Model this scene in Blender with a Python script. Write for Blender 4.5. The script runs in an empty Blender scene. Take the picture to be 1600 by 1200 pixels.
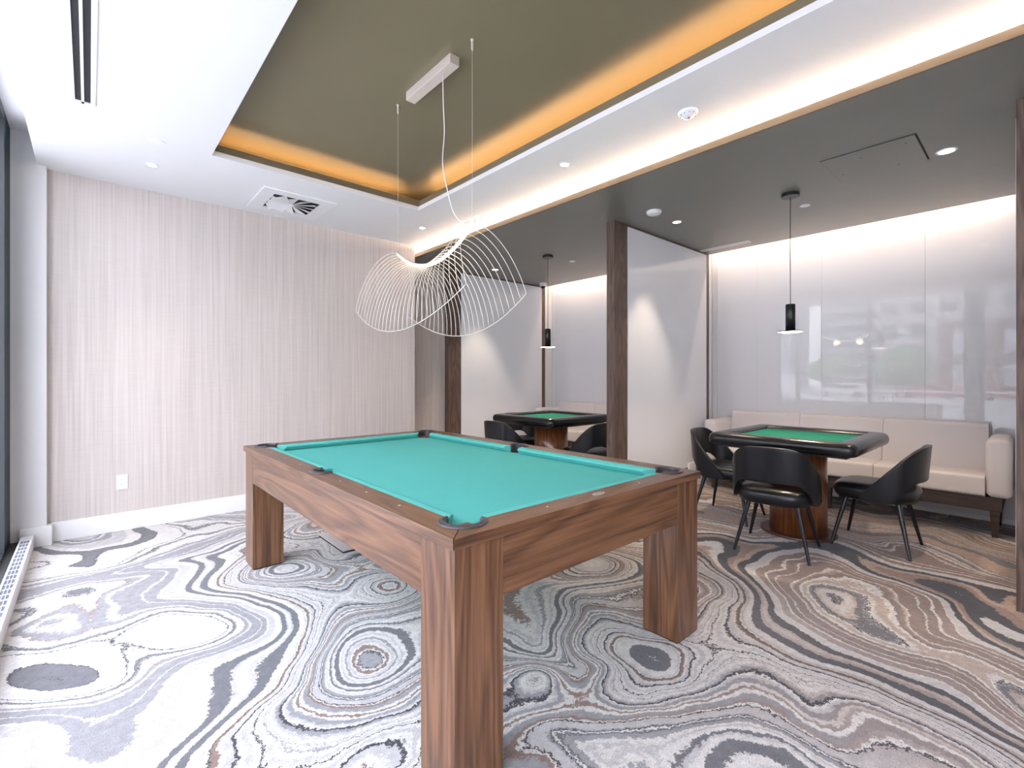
import bpy, bmesh, math, random
from mathutils import Vector, Matrix
random.seed(7)
PI = math.pi
S = bpy.context.scene
COL = S.collection

# ------------------------------------------------------------------ camera
H = 1.24
YAW = math.radians(41.78)
cam = bpy.data.cameras.new('camera')
cam.sensor_width = 36.0
cam.lens = 36.0 * 739.36 / 1600.0
cam.shift_y = -(600 - 588.87) / 1600.0
cam.clip_start = 0.05
cam.clip_end = 400
camo = bpy.data.objects.new('camera', cam)
COL.objects.link(camo)
camo.location = (0, 0, H)
camo.rotation_euler = (PI / 2, 0, -YAW)
S.camera = camo

# ------------------------------------------------------------------ light and exposure
S.view_settings.view_transform = 'Standard'
S.view_settings.look = 'None'
S.view_settings.gamma = 1.0
S.view_settings.use_curve_mapping = False
S.view_settings.exposure = 1.27

SKY_STRENGTH = 6.0
COVE_STRENGTH = 15.0      # amber strip in the raised ceiling
LIP_STRENGTH = 115.0       # warm white strip above the booth lip
SLOT_STRENGTH = 34.0      # warm white strip down the back glass
world = bpy.data.worlds.new('world')
S.world = world
world.use_nodes = True
wn = world.node_tree.nodes
wl = world.node_tree.links
wn.clear()
w_out = wn.new('ShaderNodeOutputWorld')
w_bg = wn.new('ShaderNodeBackground')
w_tc = wn.new('ShaderNodeTexCoord')
w_sep = wn.new('ShaderNodeSeparateXYZ')
w_map = wn.new('ShaderNodeMapRange')
w_ramp = wn.new('ShaderNodeValToRGB')
w_map.inputs['From Min'].default_value = -0.05
w_map.inputs['From Max'].default_value = 0.9
w_ramp.color_ramp.elements[0].color = (1.0, 0.985, 1.0, 1)
w_ramp.color_ramp.elements[1].color = (0.86, 0.90, 1.0, 1)
wl.new(w_tc.outputs['Generated'], w_sep.inputs[0])
wl.new(w_sep.outputs['Z'], w_map.inputs['Value'])
wl.new(w_map.outputs[0], w_ramp.inputs[0])
wl.new(w_ramp.outputs[0], w_bg.inputs['Color'])
w_bg.inputs['Strength'].default_value = SKY_STRENGTH
wl.new(w_bg.outputs[0], w_out.inputs[0])


def portal(name, loc, rot, sx, sy):
    l = bpy.data.lights.new(name, 'AREA')
    l.shape = 'RECTANGLE'
    l.size = sx
    l.size_y = sy
    l.cycles.is_portal = True
    o = bpy.data.objects.new(name, l)
    COL.objects.link(o)
    o.location = loc
    o.rotation_euler = rot
    return o


# the daylight comes in through the glass wall on the left (x = -0.42)
portal('daylight_portal', (-0.55, 0.95, 1.5), (0, -PI / 2, 0), 3.0, 7.1)

# ------------------------------------------------------------------ materials
MATS = {}


def new_mat(name):
    m = bpy.data.materials.new(name)
    m.use_nodes = True
    nt = m.node_tree
    b = nt.nodes['Principled BSDF']
    MATS[name] = m
    return m, nt, b


def plain(name, col, rough=0.5, metal=0.0, spec=0.5, coat=0.0, noise=0.0, nscale=20.0, bump=0.0, bscale=200.0):
    m, nt, b = new_mat(name)
    b.inputs['Base Color'].default_value = (*col, 1)
    b.inputs['Roughness'].default_value = rough
    b.inputs['Metallic'].default_value = metal
    b.inputs['Specular IOR Level'].default_value = spec
    b.inputs['Coat Weight'].default_value = coat
    tc = nt.nodes.new('ShaderNodeTexCoord')
    if noise:
        n = nt.nodes.new('ShaderNodeTexNoise')
        n.inputs['Scale'].default_value = nscale
        n.inputs['Detail'].default_value = 3
        mr = nt.nodes.new('ShaderNodeMapRange')
        mr.inputs['To Min'].default_value = 1 - noise
        mr.inputs['To Max'].default_value = 1 + noise
        hsv = nt.nodes.new('ShaderNodeHueSaturation')
        hsv.inputs['Color'].default_value = (*col, 1)
        nt.links.new(tc.outputs['Object'], n.inputs['Vector'])
        nt.links.new(n.outputs['Fac'], mr.inputs['Value'])
        nt.links.new(mr.outputs[0], hsv.inputs['Value'])
        nt.links.new(hsv.outputs[0], b.inputs['Base Color'])
    if bump:
        n2 = nt.nodes.new('ShaderNodeTexNoise')
        n2.inputs['Scale'].default_value = bscale
        n2.inputs['Detail'].default_value = 2
        bp = nt.nodes.new('ShaderNodeBump')
        bp.inputs['Strength'].default_value = bump
        bp.inputs['Distance'].default_value = 0.002
        nt.links.new(tc.outputs['Object'], n2.inputs['Vector'])
        nt.links.new(n2.outputs['Fac'], bp.inputs['Height'])
        nt.links.new(bp.outputs[0], b.inputs['Normal'])
    return m


def emit(name, col, strength):
    m = bpy.data.materials.new(name)
    m.use_nodes = True
    nt = m.node_tree
    nt.nodes.clear()
    o = nt.nodes.new('ShaderNodeOutputMaterial')
    e = nt.nodes.new('ShaderNodeEmission')
    e.inputs['Color'].default_value = (*col, 1)
    e.inputs['Strength'].default_value = strength
    nt.links.new(e.outputs[0], o.inputs[0])
    MATS[name] = m
    return m


def ramp(nt, stops, interp='LINEAR'):
    r = nt.nodes.new('ShaderNodeValToRGB')
    cr = r.color_ramp
    cr.interpolation = interp
    cr.elements[0].position = stops[0][0]
    cr.elements[0].color = (*stops[0][1], 1)
    cr.elements[1].position = stops[-1][0]
    cr.elements[1].color = (*stops[-1][1], 1)
    for p, c in stops[1:-1]:
        e = cr.elements.new(p)
        e.color = (*c, 1)
    return r


def wood(name, axis, dark, mid, light, rough=0.36, scale=1.0, coat=0.3):
    """Long grain along one axis: stretched noise rings plus fine pores."""
    m, nt, b = new_mat(name)
    tc = nt.nodes.new('ShaderNodeTexCoord')
    mp = nt.nodes.new('ShaderNodeMapping')
    s = [9.0 * scale] * 3
    s[axis] = 0.9 * scale
    mp.inputs['Scale'].default_value = s
    n = nt.nodes.new('ShaderNodeTexNoise')
    n.inputs['Scale'].default_value = 1.0
    n.inputs['Detail'].default_value = 1.5
    n.inputs['Distortion'].default_value = 0.5
    mul = nt.nodes.new('ShaderNodeMath')
    mul.operation = 'MULTIPLY'
    mul.inputs[1].default_value = 13.0
    fr = nt.nodes.new('ShaderNodeMath')
    fr.operation = 'PINGPONG'
    fr.inputs[1].default_value = 1.0
    mp2 = nt.nodes.new('ShaderNodeMapping')
    s2 = [85.0] * 3
    s2[axis] = 2.2
    mp2.inputs['Scale'].default_value = s2
    n2 = nt.nodes.new('ShaderNodeTexNoise')
    n2.inputs['Scale'].default_value = 1.0
    n2.inputs['Detail'].default_value = 5.0
    n2.inputs['Roughness'].default_value = 0.65
    mx = nt.nodes.new('ShaderNodeMath')
    mx.operation = 'MULTIPLY_ADD'
    mx.inputs[1].default_value = 1.35
    sub = nt.nodes.new('ShaderNodeMath')
    sub.operation = 'SUBTRACT'
    sub.inputs[1].default_value = 0.68
    r = ramp(nt, [(0.0, dark), (0.45, mid), (1.0, light)])
    L = nt.links.new
    L(tc.outputs['Object'], mp.inputs['Vector'])
    L(tc.outputs['Object'], mp2.inputs['Vector'])
    L(mp.outputs[0], n.inputs['Vector'])
    L(mp2.outputs[0], n2.inputs['Vector'])
    L(n.outputs['Fac'], mul.inputs[0])
    L(mul.outputs[0], fr.inputs[0])
    L(n2.outputs['Fac'], mx.inputs[0])
    half = nt.nodes.new('ShaderNodeMath')
    half.operation = 'MULTIPLY'
    half.inputs[1].default_value = 0.5
    L(fr.outputs[0], half.inputs[0])
    L(half.outputs[0], mx.inputs[2])
    L(mx.outputs[0], sub.inputs[0])
    add = nt.nodes.new('ShaderNodeMath')
    add.operation = 'ADD'
    add.inputs[1].default_value = 0.25
    L(sub.outputs[0], add.inputs[0])
    L(add.outputs[0], r.inputs[0])
    L(r.outputs[0], b.inputs['Base Color'])
    b.inputs['Roughness'].default_value = rough
    b.inputs['Coat Weight'].default_value = coat
    b.inputs['Coat Roughness'].default_value = 0.3
    return m


WD, WM, WLT = (0.036, 0.013, 0.005), (0.125, 0.052, 0.021), (0.235, 0.112, 0.052)
walnut = [wood('walnut_%s' % 'xyz'[i], i, WD, WM, WLT) for i in range(3)]
sofawood = wood('sofa_timber', 1, (0.022, 0.015, 0.012), (0.045, 0.030, 0.024), (0.08, 0.055, 0.045), rough=0.5, coat=0.0)
ED, EM, EL = (0.050, 0.030, 0.022), (0.105, 0.066, 0.050), (0.19, 0.125, 0.098)
darkwood = [wood('dark_wood_%s' % 'xyz'[i], i, ED, EM, EL, rough=0.5, scale=1.6, coat=0.0) for i in range(3)]
pedwood = wood('pedestal_wood', 2, (0.07, 0.020, 0.006), (0.17, 0.056, 0.018), (0.27, 0.10, 0.036), rough=0.22, scale=1.4, coat=0.6)

white_paint = plain('white_paint', (0.80, 0.80, 0.81), 0.7)
white_trim = plain('white_trim', (0.82, 0.83, 0.85), 0.35)
white_plastic = plain('white_plastic', (0.82, 0.82, 0.83), 0.35)
grey_plastic = plain('grey_plastic', (0.20, 0.20, 0.21), 0.45)
olive = plain('olive_ceiling_paint', (0.195, 0.163, 0.098), 0.42, noise=0.04, nscale=3)
soffit = plain('dark_soffit_paint', (0.180, 0.172, 0.148), 0.35, noise=0.04, nscale=3)
lip_paint = plain('bronze_lip_paint', (0.155, 0.118, 0.075), 0.4)
dark_teal = plain('dark_teal_metal', (0.010, 0.026, 0.036), 0.5, metal=0.0, spec=0.15, noise=0.3, nscale=2)
black_metal = plain('black_metal', (0.008, 0.009, 0.012), 0.28, metal=0.0, spec=0.5)
black_grate = plain('black_grate', (0.02, 0.02, 0.02), 0.6, noise=0.9, nscale=90)
leather = plain('black_leather', (0.0075, 0.008, 0.0105), 0.29, spec=0.42, bump=0.12, bscale=260)
leather_rail = plain('black_padded_vinyl', (0.008, 0.008, 0.010), 0.24, spec=0.5, bump=0.1, bscale=120)
cloth = plain('teal_billiard_cloth', (0.082, 0.415, 0.385), 0.85, spec=0.2, noise=0.04, nscale=6, bump=0.15, bscale=900)
cushion_cloth = plain('teal_cushion_cloth', (0.096, 0.45, 0.415), 0.8, spec=0.2, noise=0.03, nscale=8, bump=0.15, bscale=900)
felt = plain('green_felt', (0.006, 0.125, 0.085), 0.9, spec=0.2, noise=0.06, nscale=40, bump=0.2, bscale=700)
pocket_rubber = plain('pocket_rubber', (0.045, 0.040, 0.048), 0.33, spec=0.5)
pocket_dark = plain('pocket_dark', (0.015, 0.013, 0.016), 0.5)
pearl = plain('pearl_sight', (0.78, 0.78, 0.74), 0.25)
sofa_fabric = plain('sofa_fabric', (0.67, 0.64, 0.65), 0.9, spec=0.2, noise=0.05, nscale=180, bump=0.25, bscale=500)
silver = plain('brushed_silver', (0.80, 0.71, 0.64), 0.35, metal=0.35)
pewter = plain('aged_silver_badge', (0.55, 0.5, 0.42), 0.4, metal=0.6, noise=0.6, nscale=260)
wire_mat = plain('satin_silver_wire', (0.66, 0.62, 0.57), 0.35, metal=0.25)
steel_plate = plain('floor_box_steel', (0.62, 0.62, 0.64), 0.35, metal=0.5)
dark_gap = plain('dark_gap', (0.02, 0.02, 0.022), 0.8)
frame_dark = plain('window_frame_metal', (0.03, 0.035, 0.04), 0.4)

led_amber = emit('amber_led', (1.0, 0.56, 0.25), COVE_STRENGTH)
led_lip = emit('warm_white_led', (1.0, 0.72, 0.50), LIP_STRENGTH)
led_slot = emit('soft_white_led', (1.0, 0.72, 0.52), SLOT_STRENGTH)
bulb = emit('lamp_lens', (1.0, 0.86, 0.68), 9.0)
bulb_soft = emit('pendant_lens', (1.0, 0.88, 0.74), 7.0)
bar_light = emit('chandelier_bar_light', (1.0, 0.80, 0.60), 5.0)


def wallpaper():
    m, nt, b = new_mat('striped_wallcovering')
    tc = nt.nodes.new('ShaderNodeTexCoord')
    L = nt.links.new
    mp = nt.nodes.new('ShaderNodeMapping')
    mp.inputs['Scale'].default_value = (75, 75, 1.2)
    n = nt.nodes.new('ShaderNodeTexNoise')
    n.inputs['Scale'].default_value = 1.0
    n.inputs['Detail'].default_value = 3
    L(tc.outputs['Object'], mp.inputs['Vector'])
    L(mp.outputs[0], n.inputs['Vector'])
    mp2 = nt.nodes.new('ShaderNodeMapping')
    mp2.inputs['Scale'].default_value = (8, 8, 260)
    n2 = nt.nodes.new('ShaderNodeTexNoise')
    n2.inputs['Scale'].default_value = 1.0
    L(tc.outputs['Object'], mp2.inputs['Vector'])
    L(mp2.outputs[0], n2.inputs['Vector'])
    mx = nt.nodes.new('ShaderNodeMath')
    mx.operation = 'MULTIPLY_ADD'
    mx.inputs[1].default_value = 0.25
    L(n2.outputs['Fac'], mx.inputs[0])
    L(n.outputs['Fac'], mx.inputs[2])
    r = ramp(nt, [(0.38, (0.50, 0.45, 0.425)), (0.62, (0.57, 0.52, 0.495)), (0.86, (0.63, 0.58, 0.555))])
    L(mx.outputs[0], r.inputs[0])
    L(r.outputs[0], b.inputs['Base Color'])
    b.inputs['Roughness'].default_value = 0.55
    bp = nt.nodes.new('ShaderNodeBump')
    bp.inputs['Strength'].default_value = 0.25
    bp.inputs['Distance'].default_value = 0.002
    L(n.outputs['Fac'], bp.inputs['Height'])
    L(bp.outputs[0], b.inputs['Normal'])
    return m


def white_glass():
    m, nt, b = new_mat('white_back_painted_glass')
    b.inputs['Base Color'].default_value = (0.765, 0.785, 0.83, 1)
    b.inputs['Roughness'].default_value = 0.012
    b.inputs['IOR'].default_value = 1.5
    b.inputs['Specular IOR Level'].default_value = 0.5
    return m


def dimmed_glass():
    """Thin pane: mirror image kept weak, grey tint added to dim the daylight."""
    m = bpy.data.materials.new('dimmed_window_glass')
    m.use_nodes = True
    nt = m.node_tree
    nt.nodes.clear()
    o = nt.nodes.new('ShaderNodeOutputMaterial')
    mix = nt.nodes.new('ShaderNodeMixShader')
    t = nt.nodes.new('ShaderNodeBsdfTransparent')
    t.inputs['Color'].default_value = (0.735, 0.74, 0.76, 1)  # grey tint added to cut the daylight entering the room
    g = nt.nodes.new('ShaderNodeBsdfGlossy')
    g.inputs['Roughness'].default_value = 0.02
    mix.inputs[0].default_value = 0.05
    nt.links.new(t.outputs[0], mix.inputs[1])
    nt.links.new(g.outputs[0], mix.inputs[2])
    nt.links.new(mix.outputs[0], o.inputs[0])
    return m


def carpet():
    m, nt, b = new_mat('agate_pattern_carpet')
    N = nt.nodes.new
    L = nt.links.new

    def math_(op, a, c=None, d=None):
        n = N('ShaderNodeMath')
        n.operation = op
        for i, v in enumerate((a, c, d)):
            if v is None:
                continue
            if isinstance(v, (int, float)):
                n.inputs[i].default_value = v
            else:
                L(v, n.inputs[i])
        return n.outputs[0]

    def noise(vec, scale, detail=2.0, dist=0.0, rough=0.5):
        n = N('ShaderNodeTexNoise')
        n.inputs['Scale'].default_value = scale
        n.inputs['Detail'].default_value = detail
        n.inputs['Distortion'].default_value = dist
        n.inputs['Roughness'].default_value = rough
        L(vec, n.inputs['Vector'])
        return n

    tc = N('ShaderNodeTexCoord')
    P = tc.outputs['Object']
    # warp the plane
    wn_ = noise(P, 1.1, 2.5)
    vs = N('ShaderNodeVectorMath')
    vs.operation = 'SUBTRACT'
    L(wn_.outputs['Color'], vs.inputs[0])
    vs.inputs[1].default_value = (0.5, 0.5, 0.5)
    vm = N('ShaderNodeVectorMath')
    vm.operation = 'SCALE'
    vm.inputs['Scale'].default_value = 0.75
    L(vs.outputs[0], vm.inputs[0])
    va = N('ShaderNodeVectorMath')
    va.operation = 'ADD'
    L(P, va.inputs[0])
    L(vm.outputs[0], va.inputs[1])
    W = va.outputs[0]
    base = noise(W, 0.62, 1.2, 0.6)
    f = math_('MULTIPLY', base.outputs['Fac'], 3.4)
    sep = N('ShaderNodeSeparateXYZ')
    L(P, sep.inputs[0])
    lean = math_('MULTIPLY', sep.outputs['X'], 0.16)
    f = math_('ADD', f, lean)
    f = math_('ADD', f, math_('MULTIPLY', math_('MAXIMUM', math_('SUBTRACT', sep.outputs['X'], 3.35), 0.0), 0.75))
    wleft = math_('MAXIMUM', math_('SUBTRACT', 1.0, math_('MULTIPLY', math_('MAXIMUM', sep.outputs['X'], 0.0), 0.6)), 0.0)
    f = math_('ADD', f, math_('MULTIPLY', math_('MULTIPLY', sep.outputs['Y'], 0.38), wleft))
    # agate eyes: centre x, y, radius x, radius y, height, tilt
    eyes = [(3.20, 0.82, 0.52, 0.62, 1.25, 0.45), (0.42, 2.78, 0.24, 0.44, 0.75, -0.7), (-0.10, 2.74, 0.20, 0.38, 0.65, -0.7),
            (1.40, 1.41, 0.16, 0.13, 0.45, 0.0), (0.83, 3.27, 0.30, 0.22, -0.6, 0.3), (1.30, 4.52, 0.35, 0.22, 0.7, 0.5),
            (1.36, 2.62, 0.26, 0.26, 0.8, 0.2), (2.50, 1.95, 0.30, 0.24, -0.7, 0.3), (0.95, 2.05, 0.26, 0.36, -0.6, 0.4)]
    for (cx, cy, rx, ry, h, tilt) in eyes:
        sb = N('ShaderNodeVectorMath')
        sb.operation = 'SUBTRACT'
        wv = N('ShaderNodeVectorMath')
        wv.operation = 'MULTIPLY_ADD'
        L(vm.outputs[0], wv.inputs[0])
        wv.inputs[1].default_value = (0.45, 0.45, 0.0)
        L(P, wv.inputs[2])
        L(wv.outputs[0], sb.inputs[0])
        sb.inputs[1].default_value = (cx, cy, 0)
        rot = N('ShaderNodeMapping')
        rot.inputs['Rotation'].default_value = (0, 0, tilt)
        L(sb.outputs[0], rot.inputs['Vector'])
        sc = N('ShaderNodeVectorMath')
        sc.operation = 'MULTIPLY'
        sc.inputs[1].default_value = (1 / rx, 1 / ry, 0)
        L(rot.outputs[0], sc.inputs[0])
        ln = N('ShaderNodeVectorMath')
        ln.operation = 'LENGTH'
        L(sc.outputs[0], ln.inputs[0])
        d2 = math_('MULTIPLY', ln.outputs['Value'], ln.outputs['Value'])
        ex = math_('POWER', 2.718, math_('MULTIPLY', d2, -1.0))
        f = math_('ADD', f, math_('MULTIPLY', ex, h))
    # ragged edges
    rag = noise(P, 45, 4.0, 0.0, 0.75)
    g = math_('ADD', f, math_('MULTIPLY', math_('SUBTRACT', rag.outputs['Fac'], 0.5), 0.070))
    vor = N('ShaderNodeTexVoronoi')
    vor.voronoi_dimensions = '1D'
    vor.inputs['Scale'].default_value = 12.5
    vor.inputs['Randomness'].default_value = 1.0
    L(g, vor.inputs['W'])
    vsep = N('ShaderNodeSeparateColor')
    L(vor.outputs['Color'], vsep.inputs[0])
    vf = N('ShaderNodeTexVoronoi')
    vf.voronoi_dimensions = '1D'
    vf.inputs['Scale'].default_value = 47.0
    L(g, vf.inputs['W'])
    fsep = N('ShaderNodeSeparateColor')
    L(vf.outputs['Color'], fsep.inputs[0])
    fine = math_('GREATER_THAN', vsep.outputs[2], 0.47)
    band = math_('ADD', math_('MULTIPLY', vsep.outputs[0], math_('SUBTRACT', 1.0, fine)), math_('MULTIPLY', fsep.outputs[0], fine))
    ved = N('ShaderNodeTexVoronoi')
    ved.voronoi_dimensions = '1D'
    ved.feature = 'DISTANCE_TO_EDGE'
    ved.inputs['Scale'].default_value = 12.5
    L(g, ved.inputs['W'])
    white, light, lgrey, mgrey, char, taupe, tan = CARPET
    cool = ramp(nt, [(0.0, white), (0.22, light), (0.42, lgrey), (0.56, mgrey), (0.66, char), (0.70, taupe), (0.77, light), (0.86, white), (0.99, white)], 'CONSTANT')
    warm = ramp(nt, [(0.0, light), (0.14, tan), (0.36, taupe), (0.56, mgrey), (0.64, char), (0.72, light), (0.80, taupe), (0.91, lgrey), (0.99, lgrey)], 'CONSTANT')
    L(band, cool.inputs[0])
    L(band, warm.inputs[0])
    zone = noise(P, 0.7, 1.0)
    zx = math_('ADD', math_('MULTIPLY', sep.outputs['X'], 0.36), math_('MULTIPLY', zone.outputs['Fac'], 1.1))
    zx = math_('SUBTRACT', zx, math_('MULTIPLY', sep.outputs['Y'], 0.05))
    zm = N('ShaderNodeMapRange')
    zm.inputs['From Min'].default_value = 1.1
    zm.inputs['From Max'].default_value = 1.7
    L(zx, zm.inputs['Value'])
    mix = N('ShaderNodeMix')
    mix.data_type = 'RGBA'
    L(zm.outputs[0], mix.inputs['Factor'])
    L(cool.outputs[0], mix.inputs[6])
    L(warm.outputs[0], mix.inputs[7])
    # thin dark thread on some edges
    edge = math_('LESS_THAN', ved.outputs['Distance'], 0.09)
    pick = math_('GREATER_THAN', vsep.outputs[1], 0.62)
    em = math_('MULTIPLY', edge, pick)
    mix2 = N('ShaderNodeMix')
    mix2.data_type = 'RGBA'
    L(em, mix2.inputs['Factor'])
    L(mix.outputs[2], mix2.inputs[6])
    mix2.inputs[7].default_value = (*char, 1)
    # pale thread beside other edges
    pick2 = math_('LESS_THAN', vsep.outputs[1], 0.35)
    em2 = math_('MULTIPLY', math_('LESS_THAN', ved.outputs['Distance'], 0.13), pick2)
    mix3 = N('ShaderNodeMix')
    mix3.data_type = 'RGBA'
    L(em2, mix3.inputs['Factor'])
    L(mix2.outputs[2], mix3.inputs[6])
    mix3.inputs[7].default_value = (*white, 1)
    # mottled yarn
    y1 = noise(P, 26, 4.0, 0.0, 0.75)
    y2 = noise(P, 260, 3.0, 0.0, 0.7)
    v = math_('ADD', math_('MULTIPLY', y1.outputs['Fac'], 0.9), math_('MULTIPLY', y2.outputs['Fac'], 1.7))
    v = math_('SUBTRACT', v, 0.32)
    hsv = N('ShaderNodeHueSaturation')
    L(mix3.outputs[2], hsv.inputs['Color'])
    L(v, hsv.inputs['Value'])
    L(hsv.outputs[0], b.inputs['Base Color'])
    b.inputs['Roughness'].default_value = 0.95
    b.inputs['Specular IOR Level'].default_value = 0.15
    b.inputs['Sheen Weight'].default_value = 0.15
    bp = N('ShaderNodeBump')
    bp.inputs['Strength'].default_value = 0.35
    bp.inputs['Distance'].default_value = 0.004
    L(y2.outputs['Fac'], bp.inputs['Height'])
    L(bp.outputs[0], b.inputs['Normal'])
    return m


CARPET = ((0.645, 0.625, 0.61), (0.50, 0.485, 0.495), (0.31, 0.305, 0.325), (0.165, 0.165, 0.182), (0.058, 0.058, 0.068), (0.26, 0.185, 0.158), (0.38, 0.285, 0.235))
wall_mat = wallpaper()
glass_white = white_glass()
glass_dimmed = dimmed_glass()
carpet_mat = carpet()

# ------------------------------------------------------------------ helpers


def bm_new():
    return bmesh.new()


def add_box(bm, x0, x1, y0, y1, z0, z1, mi=0):
    vs = [bm.verts.new(p) for p in ((x0, y0, z0), (x1, y0, z0), (x1, y1, z0), (x0, y1, z0), (x0, y0, z1), (x1, y0, z1), (x1, y1, z1), (x0, y1, z1))]
    fs = []
    for q in ((0, 3, 2, 1), (4, 5, 6, 7), (0, 1, 5, 4), (1, 2, 6, 5), (2, 3, 7, 6), (3, 0, 4, 7)):
        f = bm.faces.new([vs[i] for i in q])
        f.material_index = mi
        fs.append(f)
    return vs


def add_prism(bm, pts, z0, z1, ztop=None):
    """pts: plan outline counter-clockwise; ztop optional list of top heights."""
    lo = [bm.verts.new((x, y, z0)) for x, y in pts]
    hi = [bm.verts.new((x, y, (ztop[i] if ztop else z1))) for i, (x, y) in enumerate(pts)]
    n = len(pts)
    bm.faces.new(lo[::-1])
    bm.faces.new(hi)
    for i in range(n):
        j = (i + 1) % n
        bm.faces.new((lo[i], lo[j], hi[j], hi[i]))


def add_lathe(bm, prof, segs=32, cx=0, cy=0, cap=True, mi=0):
    """prof: list of (radius, z) from bottom to top."""
    rings = []
    for r, z in prof:
        if r < 1e-6:
            rings.append([bm.verts.new((cx, cy, z))])
        else:
            rings.append([bm.verts.new((cx + r * math.cos(2 * PI * i / segs), cy + r * math.sin(2 * PI * i / segs), z)) for i in range(segs)])
    for a, b in zip(rings[:-1], rings[1:]):
        for i in range(segs):
            j = (i + 1) % segs
            if len(a) == 1 and len(b) == 1:
                continue
            if len(a) == 1:
                f = bm.faces.new((a[0], b[j], b[i]))
            elif len(b) == 1:
                f = bm.faces.new((a[i], a[j], b[0]))
            else:
                f = bm.faces.new((a[i], a[j], b[j], b[i]))
            f.material_index = mi
    if cap:
        if len(rings[0]) > 1:
            bm.faces.new(rings[0][::-1]).material_index = mi
        if len(rings[-1]) > 1:
            bm.faces.new(rings[-1]).material_index = mi


def add_tube(bm, pts, r, segs=6, closed=False, r_end=None, cap=True):
    pts = [Vector(p) for p in pts]
    n = len(pts)
    rings = []
    prev = None
    for i, p in enumerate(pts):
        if closed:
            t = (pts[(i + 1) % n] - pts[i - 1]).normalized()
        elif i == 0:
            t = (pts[1] - pts[0]).normalized()
        elif i == n - 1:
            t = (pts[-1] - pts[-2]).normalized()
        else:
            t = (pts[i + 1] - pts[i - 1]).normalized()
        if prev is None:
            up = Vector((0, 0, 1)) if abs(t.z) < 0.9 else Vector((1, 0, 0))
            a = t.cross(up).normalized()
        else:
            a = (prev - t * prev.dot(t)).normalized()
        prev = a
        b = t.cross(a)
        rr = r if r_end is None else r + (r_end - r) * i / (n - 1)
        rings.append([bm.verts.new(p + (a * math.cos(2 * PI * k / segs) + b * math.sin(2 * PI * k / segs)) * rr) for k in range(segs)])
    m = n if closed else n - 1
    for i in range(m):
        a, b = rings[i], rings[(i + 1) % n]
        for k in range(segs):
            j = (k + 1) % segs
            bm.faces.new((a[k], a[j], b[j], b[k]))
    if cap and not closed:
        bm.faces.new(rings[0][::-1])
        bm.faces.new(rings[-1])


def add_bar(bm, p, q, w, h=None):
    """square bar from p to q"""
    h = h or w
    add_tube(bm, [p, q], w, 4)


def obj(name, bm, mats, parent=None, smooth=False, bevel=0.0, bseg=2, subsurf=0, solid=0.0, loc=None):
    bmesh.ops.recalc_face_normals(bm, faces=bm.faces)
    me = bpy.data.meshes.new(name)
    bm.to_mesh(me)
    bm.free()
    if not isinstance(mats, (list, tuple)):
        mats = [mats]
    for m in mats:
        me.materials.append(m)
    o = bpy.data.objects.new(name, me)
    COL.objects.link(o)
    if smooth:
        for p in me.polygons:
            p.use_smooth = True
    if solid:
        md = o.modifiers.new('thickness', 'SOLIDIFY')
        md.thickness = solid
        md.offset = 0
    if bevel:
        md = o.modifiers.new('bevel', 'BEVEL')
        md.width = bevel
        md.segments = bseg
        md.limit_method = 'ANGLE'
        md.angle_limit = math.radians(35)
        if bseg > 2:
            for p in me.polygons:
                p.use_smooth = True
            md.harden_normals = False
    if subsurf:
        md = o.modifiers.new('subsurf', 'SUBSURF')
        md.levels = subsurf
        md.render_levels = subsurf
    if parent:
        o.parent = parent
    if loc:
        o.location = loc
    return o


def thing(name, label, cat, loc=(0, 0, 0), rotz=0.0, group=None):
    o = bpy.data.objects.new(name, None)
    o.empty_display_size = 0.1
    COL.objects.link(o)
    o.location = loc
    o.rotation_euler = (0, 0, rotz)
    o['label'] = label
    o['category'] = cat
    if group:
        o['group'] = group
    return o


def tag(o, label, cat, group=None):
    o['label'] = label
    o['category'] = cat
    if group:
        o['group'] = group
    return o


def struct(name, bm, m, parent=None, **k):
    o = obj(name, bm, m, parent, **k)
    if parent is None:
        o['kind'] = 'structure'
    return o


def copy_tree(o, parent=None):
    c = o.copy()
    COL.objects.link(c)
    if parent is not None:
        c.parent = parent
    for ch in list(o.children):
        copy_tree(ch, c)
    return c


def bool_cut(o, cutters):
    """cut each cutter (a bmesh) out of o, bake the result, remove the cutter"""
    for cb in cutters:
        bmesh.ops.recalc_face_normals(cb, faces=cb.faces)
        me = bpy.data.meshes.new('cut')
        cb.to_mesh(me)
        cb.free()
        c = bpy.data.objects.new('cut', me)
        COL.objects.link(c)
        c.parent = o.parent
        md = o.modifiers.new('cut', 'BOOLEAN')
        md.operation = 'DIFFERENCE'
        md.solver = 'EXACT'
        md.object = c
        bpy.context.view_layer.update()
        dg = bpy.context.evaluated_depsgraph_get()
        nm = bpy.data.meshes.new_from_object(o.evaluated_get(dg))
        old = o.data
        o.modifiers.clear()
        o.data = nm
        nm.name = old.name
        bpy.data.objects.remove(c)
        bpy.data.meshes.remove(me)


# ------------------------------------------------------------------ room shell
ZC = 2.79      # white ceiling
ZD = 2.706     # dark booth ceiling
ZT = 2.965     # raised olive ceiling
GZ = -0.8      # street level outside
XW = -0.42     # glass wall
YB = 4.955     # striped wall
XF = 3.66      # front of the booths
XG = 5.78      # glass wall at the back of the booths
YF = -2.60     # wall behind the camera

bm = bm_new()
add_box(bm, XW - 0.15, XG + 0.15, YF - 0.15, 5.65, -0.12, 0.0)
struct('floor', bm, carpet_mat)

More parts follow.
